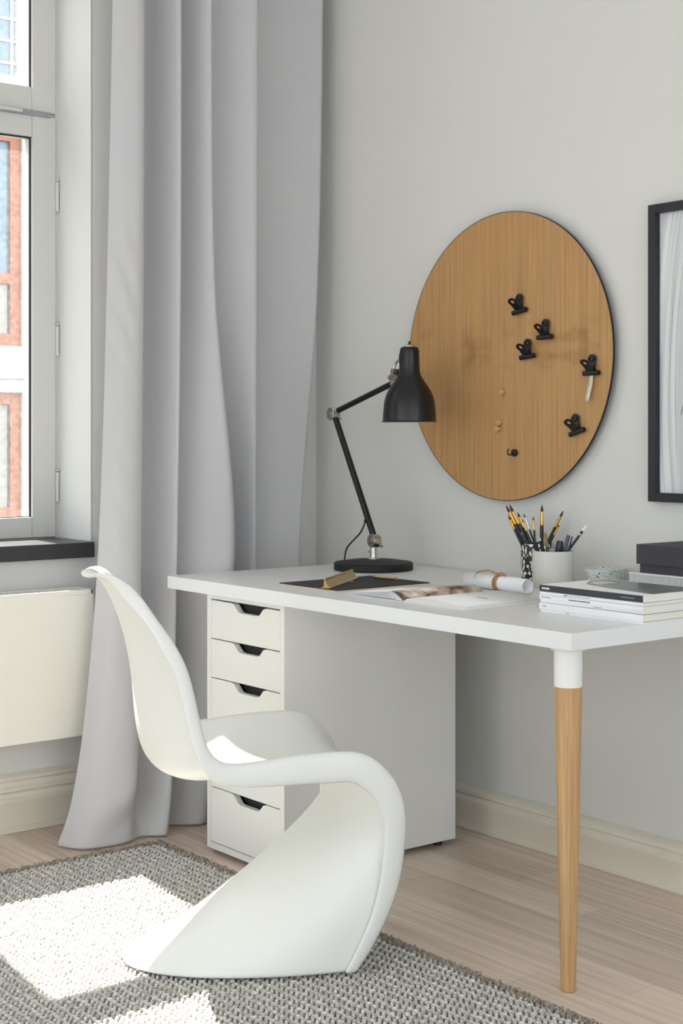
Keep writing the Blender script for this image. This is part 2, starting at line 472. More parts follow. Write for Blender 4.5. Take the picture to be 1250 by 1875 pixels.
ys = [WR, WINS[0][0], WINS[0][1], WINS[1][0], WINS[1][1], Y0]
for k in (0, 2, 4): w.box(-0.36, 0, ys[k + 1], ys[k], -0.12, CEIL)
for k in (1, 3):
    w.box(-0.36, 0, ys[k + 1], ys[k], -0.12, ZS - 0.03); w.box(-0.36, 0, ys[k + 1], ys[k], ZT, CEIL)
struct(w.build('wall_left', 'wallw'))

# baseboards: stepped profile swept along each wall
prof = [(0, 0), (0.047, 0), (0.047, 0.012), (0.041, 0.016), (0.041, 0.066), (0.046, 0.074), (0.046, 0.084), (0.036, 0.090), (0.031, 0.094), (0.035, 0.097), (0.035, 0.106), (0.024, 0.112), (0.0, 0.116)]
struct(MB().prism([(WR - a, z) for a, z in prof], 0, 0.0, X1).build('baseboard_right', 'trim', bevel=0.0015))
prof2 = [(0, 0), (0.020, 0), (0.020, 0.016), (0.017, 0.018), (0.017, 0.078), (0.024, 0.088), (0.024, 0.097), (0.014, 0.104), (0.011, 0.112), (0.020, 0.118), (0.020, 0.128), (0.012, 0.136), (0.010, 0.144), (0.016, 0.149), (0.016, 0.158), (0.0, 0.168)]
struct(MB().prism([(a, z) for a, z in prof2], 1, Y0, WR - 0.04).build('baseboard_left', 'trim', bevel=0.0015))

# windows
def window(name, yr, yl, ZS=ZS):
    """yr right jamb (towards the corner), yl left jamb; sashes in the plane x=-0.2"""
    t = thing(name, None, None, (0, 0, 0)); struct(t)
    f = MB()
    f.box(-0.27, -0.205, yr - 0.014, yr, ZS, ZT).box(-0.27, -0.205, yl, yl + 0.014, ZS, ZT)
    f.box(-0.27, -0.205, yl + 0.014, yr - 0.014, ZT - 0.014, ZT).box(-0.27, -0.205, yl + 0.014, yr - 0.014, ZS, ZS + 0.0165)
    ym = (yr + yl) / 2
    f.box(-0.27, -0.205, ym - 0.01, ym + 0.01, ZS + 0.0165, ZT - 0.014)
    f.box(-0.268, -0.208, yl + 0.014, yr - 0.014, 2.098, 2.106)
    f.build('window_frame', 'frame_white', t, bevel=0.002)
    r = MB()
    r.box(-0.205, 0.0, yr - 0.004, yr + 0.001, ZS + 0.015, ZT).box(-0.205, 0.0, yl - 0.001, yl + 0.004, ZS + 0.015, ZT).box(-0.205, 0.0, yl, yr, ZT - 0.004, ZT + 0.001)
    r.build('window_reveal', 'reveal', t)
    MB().box(-0.215, 0.026 if ZS > 0.5 else -0.002, yl + 0.001, yr - 0.004, ZS - 0.030, ZS + 0.0145).build('window_sill', 'sill', t, bevel=0.002)
    for (a, b2) in ((yr - 0.0145, ym + 0.011), (ym - 0.011, yl + 0.0145)):
        for (z0, z1, rb, rt) in ((ZS + 0.0175, 2.096, 0.063, 0.067), (2.107, ZT - 0.016, 0.072, 0.07)):
            st = 0.078
            s = MB()
            s.box(-0.255, -0.200, a - st, a, z0, z1).box(-0.255, -0.200, b2, b2 + st, z0, z1)
            s.box(-0.255, -0.201, b2 + st, a - st, z0, z0 + rb).box(-0.255, -0.201, b2 + st, a - st, z1 - rt, z1)
            so = s.build('sash', 'frame_white', t, bevel=0.0025)
            ga, gb, gz0, gz1 = a - st, b2 + st, z0 + rb, z1 - rt
            g = MB(); k = 0.004
            g.box(-0.2165, -0.2105, ga - k, ga, gz0, gz1).box(-0.2165, -0.2105, gb, gb + k, gz0, gz1)
            g.box(-0.2165, -0.2105, gb, ga, gz1 - k, gz1).box(-0.2165, -0.2105, gb, ga, gz0, gz0 + k * 0.6)
            g.build('gasket', 'gasket', so)
            MB().box(-0.2225, -0.2185, gb, ga, gz0, gz1).build('pane', 'glass', so)
            if z0 < 1:
                for zc in (0.97, 1.415, 1.855):
                    MB().tube([(-0.198, a + 0.004, zc - 0.045), (-0.198, a + 0.004, zc + 0.045)], 0.0055, 10).tube([(-0.198, a + 0.004, zc + 0.048), (-0.198, a + 0.004, zc + 0.053)], 0.0045, 10).build('hinge', 'frame_white', so, smooth=True)
                ltc = MB()
                ltc.box(-0.200, -0.194, b2 + 0.2, a - 0.02, z1 - 0.004, z1 + 0.012)
                ltc.build('bolt_channel', 'inkgrey', so)
                MB().box(-0.196, -0.186, a - 0.30, a - 0.115, z1, z1 + 0.011).build('latch', 'frame_white', so, bevel=0.003)
    return t
window('window_1', *WINS[0]); window('window_2', *WINS[1])
for k, xo in enumerate((0.62, 2.22, 3.82)):           # unseen windows added for fill light in the wall behind the camera
    fill_win = window('window_%d' % (k + 3), *WINS[0], ZS=0.08)
    fill_win.rotation_euler = (0, 0, math.pi / 2); fill_win.location = (xo - 0.802, Y0, 0)
for k, yo in enumerate((-1.68, -3.28, -4.88)):        # more fill windows, added out of view in the wall right of the camera
    fill_win = window('window_%d' % (k + 6), *WINS[0], ZS=0.08)
    fill_win.rotation_euler = (0, 0, math.pi); fill_win.location = (X1, yo - 0.802, 0)

# ================================================================== RADIATOR
t = thing('radiator', 'cream flat-fronted panel radiator on the wall below the window', 'radiator', (0, -1.45, 0))
ya, yb = -0.68, 0.585
MB().box(0.040, 0.118, ya, yb, 0.278, 0.672).build('convector_body', 'rad', t, bevel=0.004)
MB().box(0.1185, 0.124, ya - 0.004, yb + 0.004, 0.272, 0.676).build('front_panel', 'rad', t, bevel=0.003)
g = MB(); g.box(0.034, 0.122, ya, ya + 0.006, 0.672, 0.688).box(0.034, 0.122, yb - 0.006, yb, 0.672, 0.688).box(0.034, 0.040, ya, yb, 0.672, 0.688).box(0.114, 0.122, ya, yb, 0.6725, 0.688)
g.build('top_cover', 'rad', t, bevel=0.0015)
g = MB()
yy = ya + 0.012
while yy < yb - 0.012:
    g.box(0.040, 0.114, yy, yy + 0.006, 0.676, 0.686); yy += 0.014
o = g.build('grille', 'rad', t); o['kind'] = 'stuff'
for yy in (-0.5, 0.4): MB().box(0.001, 0.0405, yy, yy + 0.03, 0.33, 0.62).build('wall_bracket', 'rad', t)

# ================================================================== CURTAIN
LV = [
 (2.86, [(.165,-.815),(.19,-.79),(.19,-.737),(.075,-.67),(.19,-.615),(.09,-.57),(.19,-.51),(.10,-.458),(.18,-.335),(.08,-.285),(.12,-.03)]),
 (1.60, [(.17,-.845),(.205,-.80),(.20,-.745),(.075,-.68),(.20,-.622),(.10,-.577),(.20,-.505),(.11,-.457),(.19,-.345),(.09,-.295),(.13,-.065)]),
 (0.80, [(.19,-.885),(.235,-.84),(.22,-.765),(.09,-.70),(.21,-.64),(.12,-.602),(.25,-.47),(.08,-.385),(.17,-.335),(.09,-.297),(.13,-.135)]),
 (0.33, [(.21,-.94),(.275,-.90),(.275,-.80),(.14,-.74),(.265,-.685),(.15,-.63),(.25,-.54),(.13,-.44),(.21,-.36),(.12,-.27),(.16,-.15)]),
 (0.10, [(.222,-.99),(.292,-.945),(.305,-.84),(.21,-.785),(.30,-.715),(.19,-.665),(.27,-.57),(.16,-.46),(.23,-.36),(.14,-.265),(.18,-.145)]),
 (0.006, [(.224,-1.03),(.308,-.985),(.322,-.875),(.285,-.80),(.318,-.738),(.225,-.69),(.278,-.59),(.18,-.47),(.24,-.36),(.15,-.26),(.2,-.14)]),
]
cols = [crom([p + (0,) for p in pts], 9) for z, pts in LV]
nu = len(cols[0])
zs = [z for z, _ in LV]
rows = []
NZ = 110
for i in range(NZ + 1):
    q = i / NZ
    z = zs[0] * (1 - q) ** 1.15 + zs[-1] * (1 - (1 - q) ** 1.15)
    for k in range(len(zs) - 1):
        if zs[k] >= z >= zs[k + 1] - 1e-9: break
    def tang(j, u):
        a = max(0, j - 1); b2 = min(len(zs) - 1, j + 1)
        return (cols[b2][u] - cols[a][u]) / (zs[b2] - zs[a])
    h = zs[k + 1] - zs[k]; s_ = (z - zs[k]) / h
    r_ = []
    for u in range(nu):
        p0, p1, m0, m1 = cols[k][u], cols[k + 1][u], tang(k, u) * h, tang(k + 1, u) * h
        p = p0 * (2 * s_**3 - 3 * s_**2 + 1) + m0 * (s_**3 - 2 * s_**2 + s_) + p1 * (-2 * s_**3 + 3 * s_**2) + m1 * (s_**3 - s_**2)
        uu = u / (nu - 1)
        # slack wrinkles of hanging cloth
        wv = 0.0075 * math.sin(uu * 55 + z * 42 + 1.7 * math.sin(z * 5.1)) * math.exp(-((z - 1.35) / 0.42) ** 2) * math.exp(-((uu - 0.07) / 0.075) ** 2) * (0.6 + 0.4 * math.sin(z * 9))
        wv += 0.016 * math.exp(-((z - 0.15 - (uu - 0.2) * 0.5) / 0.045) ** 2) * math.exp(-((uu - 0.24) / 0.10) ** 2)
        wv -= 0.015 * math.exp(-((z - 0.07 - (uu - 0.2) * 0.5) / 0.035) ** 2) * math.exp(-((uu - 0.22) / 0.10) ** 2)
        wv += 0.002 * math.sin(z * 11 + uu * 25) * math.exp(-z / 0.5)
        r_.append((p.x + wv, p.y - wv * 0.5, z))
    rows.append(r_)
cu = MB().grid(rows).build('curtain', 'curtain', None, smooth=True, angle=180)
md = cu.modifiers.new('subsurf', 'SUBSURF'); md.levels = 1; md.render_levels = 1
md = cu.modifiers.new('solid', 'SOLIDIFY'); md.thickness = 0.0016; md.offset = 0
tag(cu, 'long pale grey curtain in deep folds hanging to the floor in the corner', 'curtain')

# ================================================================== RUG
t = thing('rug', 'grey woven wool rug lying under the white chair', 'rug', (0.372, -0.796, 0))
RX, RY = 2.3, 1.55
MB().box(0.004, RX, -RY, -0.004, 0.0002, 0.0045).build('backing', 'rug_base', t)
g = MB(); bm = g.bm
px_, py_ = 0.0168, 0.0122
nx, ny = int((RX - 0.03) / px_), int((RY - 0.03) / py_)
base = [(1, 0), (0.5, 0.8), (-0.5, 0.8), (-1, 0), (-0.5, -0.8), (0.5, -0.8)]
for j in range(ny):
    for i in range(nx):
        cx = 0.017 + (i + 0.5 * (j % 2)) * px_ + random.uniform(-.0012, .0012); cy = -(0.016 + j * py_) + random.uniform(-.0008, .0008)
        X = 0.372 + cx; Yw = -0.796 + cy
        if X > 2.35 or Yw < -2.05: continue
        hh = random.uniform(0.0088, 0.0118); a = 0.0086; bq = 0.0058; sk = 0.75 if j % 2 else -0.75
        lo = [bm.verts.new((cx + p[0] * a, cy + p[1] * bq + sk * p[0] * bq, 0.0042)) for p in base]
        hi = [bm.verts.new((cx + p[0] * a * .62, cy + p[1] * bq * .62 + sk * p[0] * bq * .62, hh)) for p in base]
        for k in range(6):
            k2 = (k + 1) % 6
            bm.faces.new((lo[k], lo[k2], hi[k2], hi[k]))
        bm.faces.new(hi)
o = g.build('woven_knots', 'rug_knot', t, smooth=True, angle=80); o['kind'] = 'stuff'
g = MB()
def fuzz(n, f):
    for q in range(n):
        p, d = f(random.random())
        p = Vector((p[0] + random.uniform(-.012, .012), p[1] + random.uniform(-.012, .012), 0.004))
        e = p + Vector((d[0] * random.uniform(.004, .012) + random.uniform(-.006, .006), d[1] * random.uniform(.004, .012) + random.uniform(-.006, .006), random.uniform(.0, .007)))
        md_ = (p + e) / 2 + Vector((random.uniform(-.004, .004), random.uniform(-.004, .004), .006))
        g.tube([p, md_, e], [.0014, .0019, .0009], 4)
fuzz(3200, lambda s: ((s * RX, -0.010), (0, 1)))
fuzz(1800, lambda s: ((0.010, -s * RY), (-1, 0)))
o = g.build('bound_edge', 'rug_edge', t); o['kind'] = 'stuff'

# ================================================================== CHAIR (one moulded S-shaped shell)
#  rows: rim x, rim y, rim z | centre y, z | flange edge y, z | U-blend
CH = [
 (.060,-.488,.8350, -.507,.8335, -.490,.8310, 0),
 (.088,-.471,.8385, -.488,.8375, -.476,.8290, 0),
 (.125,-.450,.834, -.466,.826, -.459,.815, 0),
 (.165,-.421,.812, -.446,.797, -.436,.788, 0),
 (.200,-.383,.756, -.420,.738, -.400,.742, 0),
 (.219,-.349,.704, -.402,.672, -.372,.688, 0),
 (.225,-.324,.648, -.390,.595, -.349,.640, 0),
 (.230,-.303,.555, -.383,.508, -.330,.554, 0),
 (.235,-.288,.502, -.365,.442, -.314,.492, 0),
 (.236,-.266,.477, -.325,.413, -.288,.446, 0),
 (.236,-.239,.467, -.268,.404, -.255,.427, 0),
 (.236,-.184,.468, -.185,.410, -.190,.418, 0),
 (.236,-.106,.475, -.100,.421, -.108,.418, 0),
 (.236,-.020,.477, -.020,.431, -.018,.416, 0),
 (.236,.026,.473, .030,.428, .010,.415, .05),
 (.236,.066,.455, .064,.410, .036,.401, .12),
 (.235,.107,.411, .082,.372, .064,.371, .25),
 (.233,.128,.357, .070,.328, .081,.334, .45),
 (.230,.131,.293, .024,.278, .083,.284, .7),
 (.225,.122,.208, -.072,.210, .075,.203, .9),
 (.220,.100,.137, -.188,.132, .058,.133, 1),
 (.215,.067,.071, -.308,.060, .031,.070, 1),
 (.211,.030,.0150, -.424,.0150, .002,.0150, 1),
]
cr = [[], [], []]
ptsA = crom([(r[0], r[1], r[2]) for r in CH], 3); ptsC = crom([(r[7], r[3], r[4]) for r in CH], 3); ptsF = crom([(0, r[5], r[6]) for r in CH], 3)
rows = []
NT = 12
for A, C, Fl in zip(ptsA, ptsC, ptsF):
    w_, bl_ = A.x, min(1, max(0, C.x))
    half = []
    for k in range(NT + 1):
        tt = k / NT; an = tt * math.pi / 2
        xx = w_ * ((1 - bl_) * tt + bl_ * math.sin(an) ** 0.95)
        kk = (1 - bl_) * (tt ** 2.6) + bl_ * (1 - math.cos(an) ** 0.95 if tt < 1 else 1)
        half.append((xx, C.y + (A.y - C.y) * kk, C.z + (A.z - C.z) * kk))
    gq = min(1.0, 0.12 + len(rows) / 9.0)         # the folded edge dies out into the top lip
    f0 = (w_ + 0.006 * gq, A.y + (Fl.y - A.y) * .12 * gq, A.z + (Fl.z - A.z) * .12 * gq)
    f1 = (w_ + 0.0085 * gq, A.y + (Fl.y - A.y) * .55 * gq, A.z + (Fl.z - A.z) * .55 * gq)
    f2 = (w_ + 0.0085 * gq, A.y + (Fl.y - A.y) * gq, A.z + (Fl.z - A.z) * gq)
    half += [f0, f1, f2]
    rows.append([(-p[0], p[1], p[2]) for p in reversed(half[1:])] + half)
ch = MB().grid(rows).build('cantilever_chair', 'chair', None, smooth=True, angle=180)
md = ch.modifiers.new('solid', 'SOLIDIFY'); md.thickness = 0.009; md.offset = 0; md.use_even_offset = True
md = ch.modifiers.new('subsurf', 'SUBSURF'); md.levels = 1; md.render_levels = 1
ch.location = (1.2780, -0.9456, 0.0005); ch.rotation_euler = (0, 0, R(-21.06))
tag(ch, 'white moulded plastic S-shaped cantilever chair standing on the rug', 'chair')

# ================================================================== DESK
DX0, DX1, DY0, DY1, DZ = 0.3383, 1.8628, -0.7485, 0.022, 0.736
t = thing('desk', 'white desk with a long flat top and tapered wooden legs', 'desk', (0, 0, 0))
MB().box(DX0, DX1, DY0, DY1, 0.7005, DZ).build('tabletop', 'lam', t, bevel=0.0012)
def leg(x, y):
    lg = MB().lathe([(0, 0.001), (.0145, 0.001), (.0155, .006), (.021, .25), (.0262, .52), (.0282, .6185), (0, .6185)], 40, (x, y, 0)).build('leg', 'legwood', t, smooth=True)
    MB().lathe([(0, .6185), (.0284, .6185), (.0288, .66), (.0288, .692), (.036, .6935), (.036, .7003), (0, .7003)], 40, (x, y, 0)).build('leg_collar', 'whitepl', lg, smooth=True)
    MB().lathe([(0, 0), (.013, 0), (.013, .001), (0, .001)], 24, (x, y, 0)).build('foot_pad', 'rubber', lg)
leg(1.803, -.694); leg(1.803, -.045)

# ================================================================== DRAWER UNIT
AX0, AX1, AY0, AY1 = 0.5143, 0.8704, -0.7312, -0.149
t = thing('drawer_unit', 'white drawer cabinet with cut-out grips supporting the left end of the desk', 'cabinet', (0, 0, 0))
b_ = 0.0185
MB().box(AX0, AX0 + b_, AY0, AY1, .016, .700).build('side_panel', 'lam2', t, bevel=0.001)
MB().box(AX1 - b_, AX1, AY0, AY1, .016, .700).build('side_panel', 'lam2', t, bevel=0.001)
MB().box(AX0 + b_, AX1 - b_, AY0 + .0005, AY1, .688, .700).build('top_panel', 'lam2', t)
MB().box(AX0 + b_, AX1 - b_, AY0 + .0005, AY1, .016, .033).build('plinth', 'lam2', t)
MB().box(AX0 + b_, AX1 - b_, AY1 - .012, AY1 - .0005, .033, .688).build('back_panel', 'lam2', t)
for fx in (AX0 + .03, AX1 - .03):
    for fy in (AY0 + .04, AY1 - .04): MB().lathe([(0, 0), (.012, 0), (.012, .016), (0, .016)], 16, (fx, fy, 0)).build('foot', 'rubber', t)
edges = [0.6860, 0.5815, 0.4765, 0.3325, 0.1830, 0.0345]
for z1, z0 in zip(edges, edges[1:]):
    xa, xb = AX0 + b_ + .0012, AX1 - b_ - .0012
    zt, zb = z1 - .0022, z0 + .0008
    # cut-out grip in the top edge
    n0, n1 = xa + 0.098, xb - 0.062
    poly = [(xa, zb), (xb, zb), (xb, zt), (n1, zt)]
    poly += [(n1 - .012, zt - .0035), (n1 - .021, zt - .0125), (n1 - .029, zt - .0205), (n1 - .040, zt - .0232)]
    poly += [(n0 + .042, zt - .0232), (n0 + .031, zt - .0205), (n0 + .022, zt - .0125), (n0 + .012, zt - .0035), (n0, zt), (xa, zt)]
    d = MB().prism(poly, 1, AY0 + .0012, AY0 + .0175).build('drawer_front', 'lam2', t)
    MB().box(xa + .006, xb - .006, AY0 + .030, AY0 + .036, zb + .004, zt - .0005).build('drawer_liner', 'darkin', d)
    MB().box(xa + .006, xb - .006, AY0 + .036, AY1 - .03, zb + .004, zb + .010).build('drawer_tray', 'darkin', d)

# ================================================================== WALL BOARD
bx, bz, br_ = 0.9055, 1.3485, 0.4045
t = thing('wall_board', 'large round oak magnetic board with black edge on the wall', 'wall board', (bx, WR, bz))
mt = Matrix.Rotation(R(90), 4, 'X')
MB().lathe([(0, .0225), (br_ - .0015, .0225), (br_ - .0015, .0265), (0, .0265)], 128).xf(mt).build('veneer_face', 'veneer', t, smooth=True, angle=30)
MB().lathe([(br_, .0205), (br_, .0268), (br_ - .0016, .0268), (br_ - .0016, .0205)], 128, closed=True).xf(mt).build('edge_band', 'gasket', t, smooth=True, angle=30)
MB().lathe([(0, .0195), (br_ - .002, .0195), (br_ - .002, .0224), (0, .0224)], 96).xf(mt).build('steel_back', 'gasket', t, smooth=True, angle=30)
for ang in (45, 135, 225, 315): MB().lathe([(0, 0), (.02, 0), (.02, .0195), (0, .0195)], 20, (.24 * math.cos(R(ang)), .24 * math.sin(R(ang)), 0)).xf(mt).build('standoff', 'blackm', t)
BF = WR - .0268           # y of the board's front

def paddle(mb, hole=.0038, r=.0108, neck=.0075, h=.026, thick=.0014):
    """finger lever: tapering tongue ending in a round pad with an eyelet; built in x,z with y thickness, root at z=0"""
    n = 20
    outer = [(-neck, 0)]
    for k in range(n + 1):
        a = R(215) - k / n * R(250)
        outer.append((r * math.cos(a), h + r * math.sin(a)))
    outer.append((neck, 0))
    m_ = len(outer)
    inner = [(hole * math.cos(math.atan2(p[1] - h, p[0])), h + hole * 1.25 * math.sin(math.atan2(p[1] - h, p[0]))) for p in outer]
    bm = mb.bm
    V = {}
    for s_, yy in ((0, -thick / 2), (1, thick / 2)):
        V['o', s_] = [bm.verts.new((p[0], yy, p[1])) for p in outer]; V['i', s_] = [bm.verts.new((p[0], yy, p[1])) for p in inner]
    for k in range(m_):
        k2 = (k + 1) % m_
        bm.faces.new((V['o', 0][k], V['o', 0][k2], V['i', 0][k2], V['i', 0][k])); bm.faces.new((V['o', 1][k], V['i', 1][k], V['i', 1][k2], V['o', 1][k2]))
        bm.faces.new((V['o', 0][k], V['o', 1][k], V['o', 1][k2], V['o', 0][k2])); bm.faces.new((V['i', 0][k], V['i', 0][k2], V['i', 1][k2], V['i', 1][k]))
    return mb
def clip(x, z, rot, label):
    t = thing('bulldog_clip', label, 'clip', (x, BF, z), 0, 'black bulldog clips on the round board')
    t.rotation_euler = (0, R(rot), 0); t.scale = (1.4, 1.12, 1.25)
    prof = [(0.0042 * math.cos(R(a)), 0.0042 * math.sin(R(a))) for a in range(0, 360, 30)]
    MB().tube([(-.0195, -.0085, 0), (-.0188, -.0085, 0), (.0188, -.0085, 0), (.0195, -.0085, 0)], [.0048, .0056, .0056, .0048], 16).tube([(-.0215, -.0085, 0), (.0215, -.0085, 0)], .0022, 8).build('jaw', 'black', t, smooth=True)
    p1 = paddle(MB()); p1.xf(Matrix.Translation((0, -.0062, .003)) @ Matrix.Rotation(R(-3), 4, 'X')); p1.build('back_lever', 'black', t)
    MB().lathe([(.0036, .000), (.0052, .0), (.0056, .0010), (.0036, .0016)], 20, (0, 0, 0), closed=True).xf(Matrix.Translation((0, -.0073, .029)) @ Matrix.Rotation(R(90), 4, 'X')).build('eyelet', 'blackm', t, smooth=True)
    p2 = paddle(MB()); p2.xf(Matrix.Translation((0, -.0105, .002)) @ Matrix.Rotation(R(46), 4, 'X')); p2.build('front_lever', 'black', t)
    g = MB()
    for k in range(5): g.lathe([(.0035, -.0006), (.0043, 0), (.0035, .0006)], 14, (0, 0, 0), closed=True)
    g = MB().tube([(-.007, -.0105, .008), (.007, -.0105, .008)], .0034, 14); g.build('spring', 'blackm', t, smooth=True)
    MB().lathe([(0, 0), (.0075, 0), (.0075, .0035), (0, .0035)], 24).xf(Matrix.Translation((0, 0, .004)) @ Matrix.Rotation(R(90), 4, 'X')).build('magnet', 'blackm', t, smooth=True)
    return t
clip(.9785, 1.4697, -9, 'black bulldog clip nearest the top of the round board')
clip(1.0740, 1.3938, -1, 'black bulldog clip upright just below and right of the topmost clip')
clip(1.0080, 1.3434, -5, 'black bulldog clip nearest the middle of the round board')
clip(1.2418, 1.2907, -1, 'black bulldog clip holding a cream paper tag by the board edge')
clip(1.1917, 1.1364, -16, 'tilted black bulldog clip lowest on the round board')
# tag held by a clip
g = MB()
rows = []
for k in range(9):
    q = k / 8
    rows.append([(1.2418 - .0075 - .012 * q * q + j * .0145, BF - .010 - .010 * math.sin(q * 2.2) * q + .004 * q, 1.2875 - .068 * q - .004 * j * q) for j in (0, 1)])
g.grid(rows)
tg = g.build('paper_tag', 'cream', None, smooth=True)
md = tg.modifiers.new('solid', 'SOLIDIFY'); md.thickness = .0004; md.offset = 1
m_, nt, b = newmat('cream_printed_tape'); v = mapping(nt, 'Position', (1, 1, 1))
n = noise(nt, 1.0, 2, mapping(nt, 'Position', (900, 1, 260)))
nt.links.new(ramp(nt, n.outputs['Fac'], [(.36, srgb(120, 112, 92)), (.46, srgb(222, 214, 190))]), b.inputs['Base Color']); b.inputs['Roughness'].default_value = .7
tg.data.materials[0] = m_
tag(tg, 'narrow cream paper tag hanging from a bulldog clip on the board', 'tag')
def dot(x, z, label):
    o = MB().lathe([(0, 0), (.0078, 0), (.0085, .002), (.0085, .010), (.0070, .0125), (0, .013)], 28).xf(mt).build('wooden_magnet', 'oakdot', None, smooth=True, angle=30)
    o.location = (x, BF, z)
    tag(o, label, 'magnet', 'round wooden magnets on the board')
dot(.9058, 1.2484, 'single round beech magnet by itself on the oak board')
dot(.8926, 1.1629, 'upper beech magnet of the touching pair on the board')
dot(.8876, 1.1455, 'lower beech magnet of the touching pair on the board')
t = thing('hook_magnet', 'black round hook magnet low on the oak board', 'hook', (.9535, BF, 1.0791))
MB().lathe([(0, 0), (.0098, 0), (.0102, .001), (.0102, .0075), (.0095, .0085), (0, .0088)], 32).xf(mt).build('magnet', 'black', t, smooth=True, angle=30)
hk = crom([(0, -.0088, -.001), (0, -.015, -.004), (0, -.022, -.0065), (0, -.029, -.004), (0, -.0315, .003), (0, -.029, .0085), (0, -.0255, .0095)], 4)
MB().tube(hk, .0017, 8).build('hook', 'black', t, smooth=True)

# ================================================================== PICTURE
fx0, fx1, fz0, fz1 = 1.4215, 1.955, .9606, 1.7089
fw_ = .0235
t = thing('picture', 'black framed print of pale grey brush strokes on the wall', 'picture', (0, 0, 0))
ya, yb = WR - .024, WR
MB().box(fx0, fx0 + fw_, ya, yb, fz0, fz1).box(fx1 - fw_, fx1, ya, yb, fz0, fz1).box(fx0 + fw_, fx1 - fw_, ya, yb, fz0, fz0 + .0225).box(fx0 + fw_, fx1 - fw_, ya, yb, fz1 - .0225, fz1).build('frame', 'blackpl', t, bevel=.001)
pr = MB().box(fx0 + fw_, fx1 - fw_, WR - .006, WR - .003, fz0 + .0225, fz1 - .0225).build('print', 'print', t)
ln = crom([(1.512, WR - .0062, 1.178), (1.517, WR - .0062, 1.196), (1.526, WR - .0062, 1.222), (1.556, WR - .0062, 1.30), (1.62, WR - .0062, 1.36), (1.70, WR - .0062, 1.34), (1.73, WR - .0062, 1.24)], 6)
MB().tube(ln, .0008, 6).build('ink_line', 'ink', pr)
MB().box(fx0 + fw_, fx1 - fw_, WR - .0125, WR - .0110, fz0 + .0225, fz1 - .0225).build('glazing', 'picglass', t)

# ================================================================== DESK LAMP
LX, LY = .5533, -.1817
t = thing('desk_lamp', 'black jointed desk lamp with nickel fittings on the white desk', 'lamp', (LX, LY, DZ))
MB().lathe([(0, 0), (.113, 0), (.1155, .003), (.1155, .0195), (.112, .0225), (.07, .0285), (.02, .032), (0, .032)], 72).build('base', 'blackm', t, smooth=True, angle=30)
MB().lathe([(0, .0315), (.021, .0315), (.021, .0345), (.0105, .036), (.0095, .045), (.0095, .072), (0, .072)], 32).build('post', 'nickel', t, smooth=True, angle=30)
MB().tube([(-.0055, -.006, .053), (-.0075, -.013, .053)], .0028, 12).build('post_screw', 'nickel', t, smooth=True)
def wing(mb, c, side):
    mb.tube([c, (c[0] + .007 * side, c[1] - .004, c[2] - .004), (c[0] + .016 * side, c[1] - .006, c[2] - .007)], [.003, .0045, .0035], 10)
def disc_joint(name, c, r=.0195, w=.026):
    """drum joint; axis points to the viewer's left (-x, -y)"""
    ax = Vector((-.10, -1.0, 0)).normalized(); c = Vector(c)
    g = MB().tube([c - ax * w / 2, c - ax * (w / 2 - .001), c + ax * (w / 2 - .001), c + ax * w / 2], [r - .001, r, r, r - .001], 32)
    g.tube([c + ax * w / 2, c + ax * (w / 2 + .0022)], r * .45, 20)
    wing(g, tuple(c - ax * w * .30 + Vector((.016, 0, -.008))), 1)
    return g.build(name, 'nickel', t, smooth=True, angle=40)
j0 = (.0045, 0, .0845)
disc_joint('lower_joint', j0)
a0 = Vector((-.0015, 0, .103)); a1 = Vector((-.1785, 0, .440))
e0 = Vector((-.1905, 0, .4560))
MB().tube([Vector(j0), a0 + (a1 - a0) * .03], .0062, 12).build('arm_ferrule', 'nickel', t, smooth=True)
MB().tube([a0, a1], .0094, 20).build('lower_arm', 'black', t, smooth=True)
MB().tube([a1, e0], .0062, 12).build('arm_ferrule', 'nickel', t, smooth=True)
disc_joint('elbow_joint', e0)
b0 = e0 + Vector((.024, 0, .010)); b1 = Vector((.0800, 0, .5385))
MB().tube([e0, b0], .0062, 12).build('arm_ferrule', 'nickel', t, smooth=True)
MB().tube([b0, b1], .0086, 20).build('upper_arm', 'black', t, smooth=True)
b2 = Vector((.105, -.0, .5515))
MB().tube([b1, b2], .0062, 12).build('arm_ferrule', 'nickel', t, smooth=True)
# shade
sx, sz = .1605, .4285      # rim centre
shp = [(.0772, 0), (.0792, .0012), (.0758, .004), (.0748, .025), (.0715, .0586), (.0668, .076), (.0605, .090), (.048, .109), (.037, .125), (.0318, .136), (.0292, .150), (.0284, .175), (.0276, .200), (.0262, .2085), (.0225, .2122), (.012, .2130)]
inn = [(r - .0018, z) for r, z in shp[:-1]] + [(.018, .2090)]
inn[0] = (.0757, .0005); inn[1] = (.0752, .002)
shade = MB().lathe(shp + [(.0, .2132)], 64, (sx, 0, sz)).build('shade', 'black', t, smooth=True, angle=40)
MB().lathe([(r - .0006, z) for r, z in inn[:-1]] + [(0, .2085)], 64, (sx, 0, sz)).build('shade_lining', 'inner', shade, smooth=True, angle=40)
MB().lathe([(0, .2128), (.0165, .2129), (.0155, .2170), (.008, .2200), (0, .2202)], 32, (sx, 0, sz)).build('cap', 'nickel', shade, smooth=True, angle=40)
MB().lathe([(0, .2200), (.0034, .2200), (.0034, .2290), (0, .2295)], 16, (sx, 0, sz)).build('switch', 'rubber', shade, smooth=True, angle=40)
for a in (195, 215, 235):   # ventilation slots beside the neck
    ca, sa = math.cos(R(a)), math.sin(R(a))
    MB().tube([(sx + .0288 * ca, .0288 * sa, sz + .168), (sx + .0281 * ca, .0281 * sa, sz + .194)], .0014, 8).build('vent_slot', 'rubber', shade)
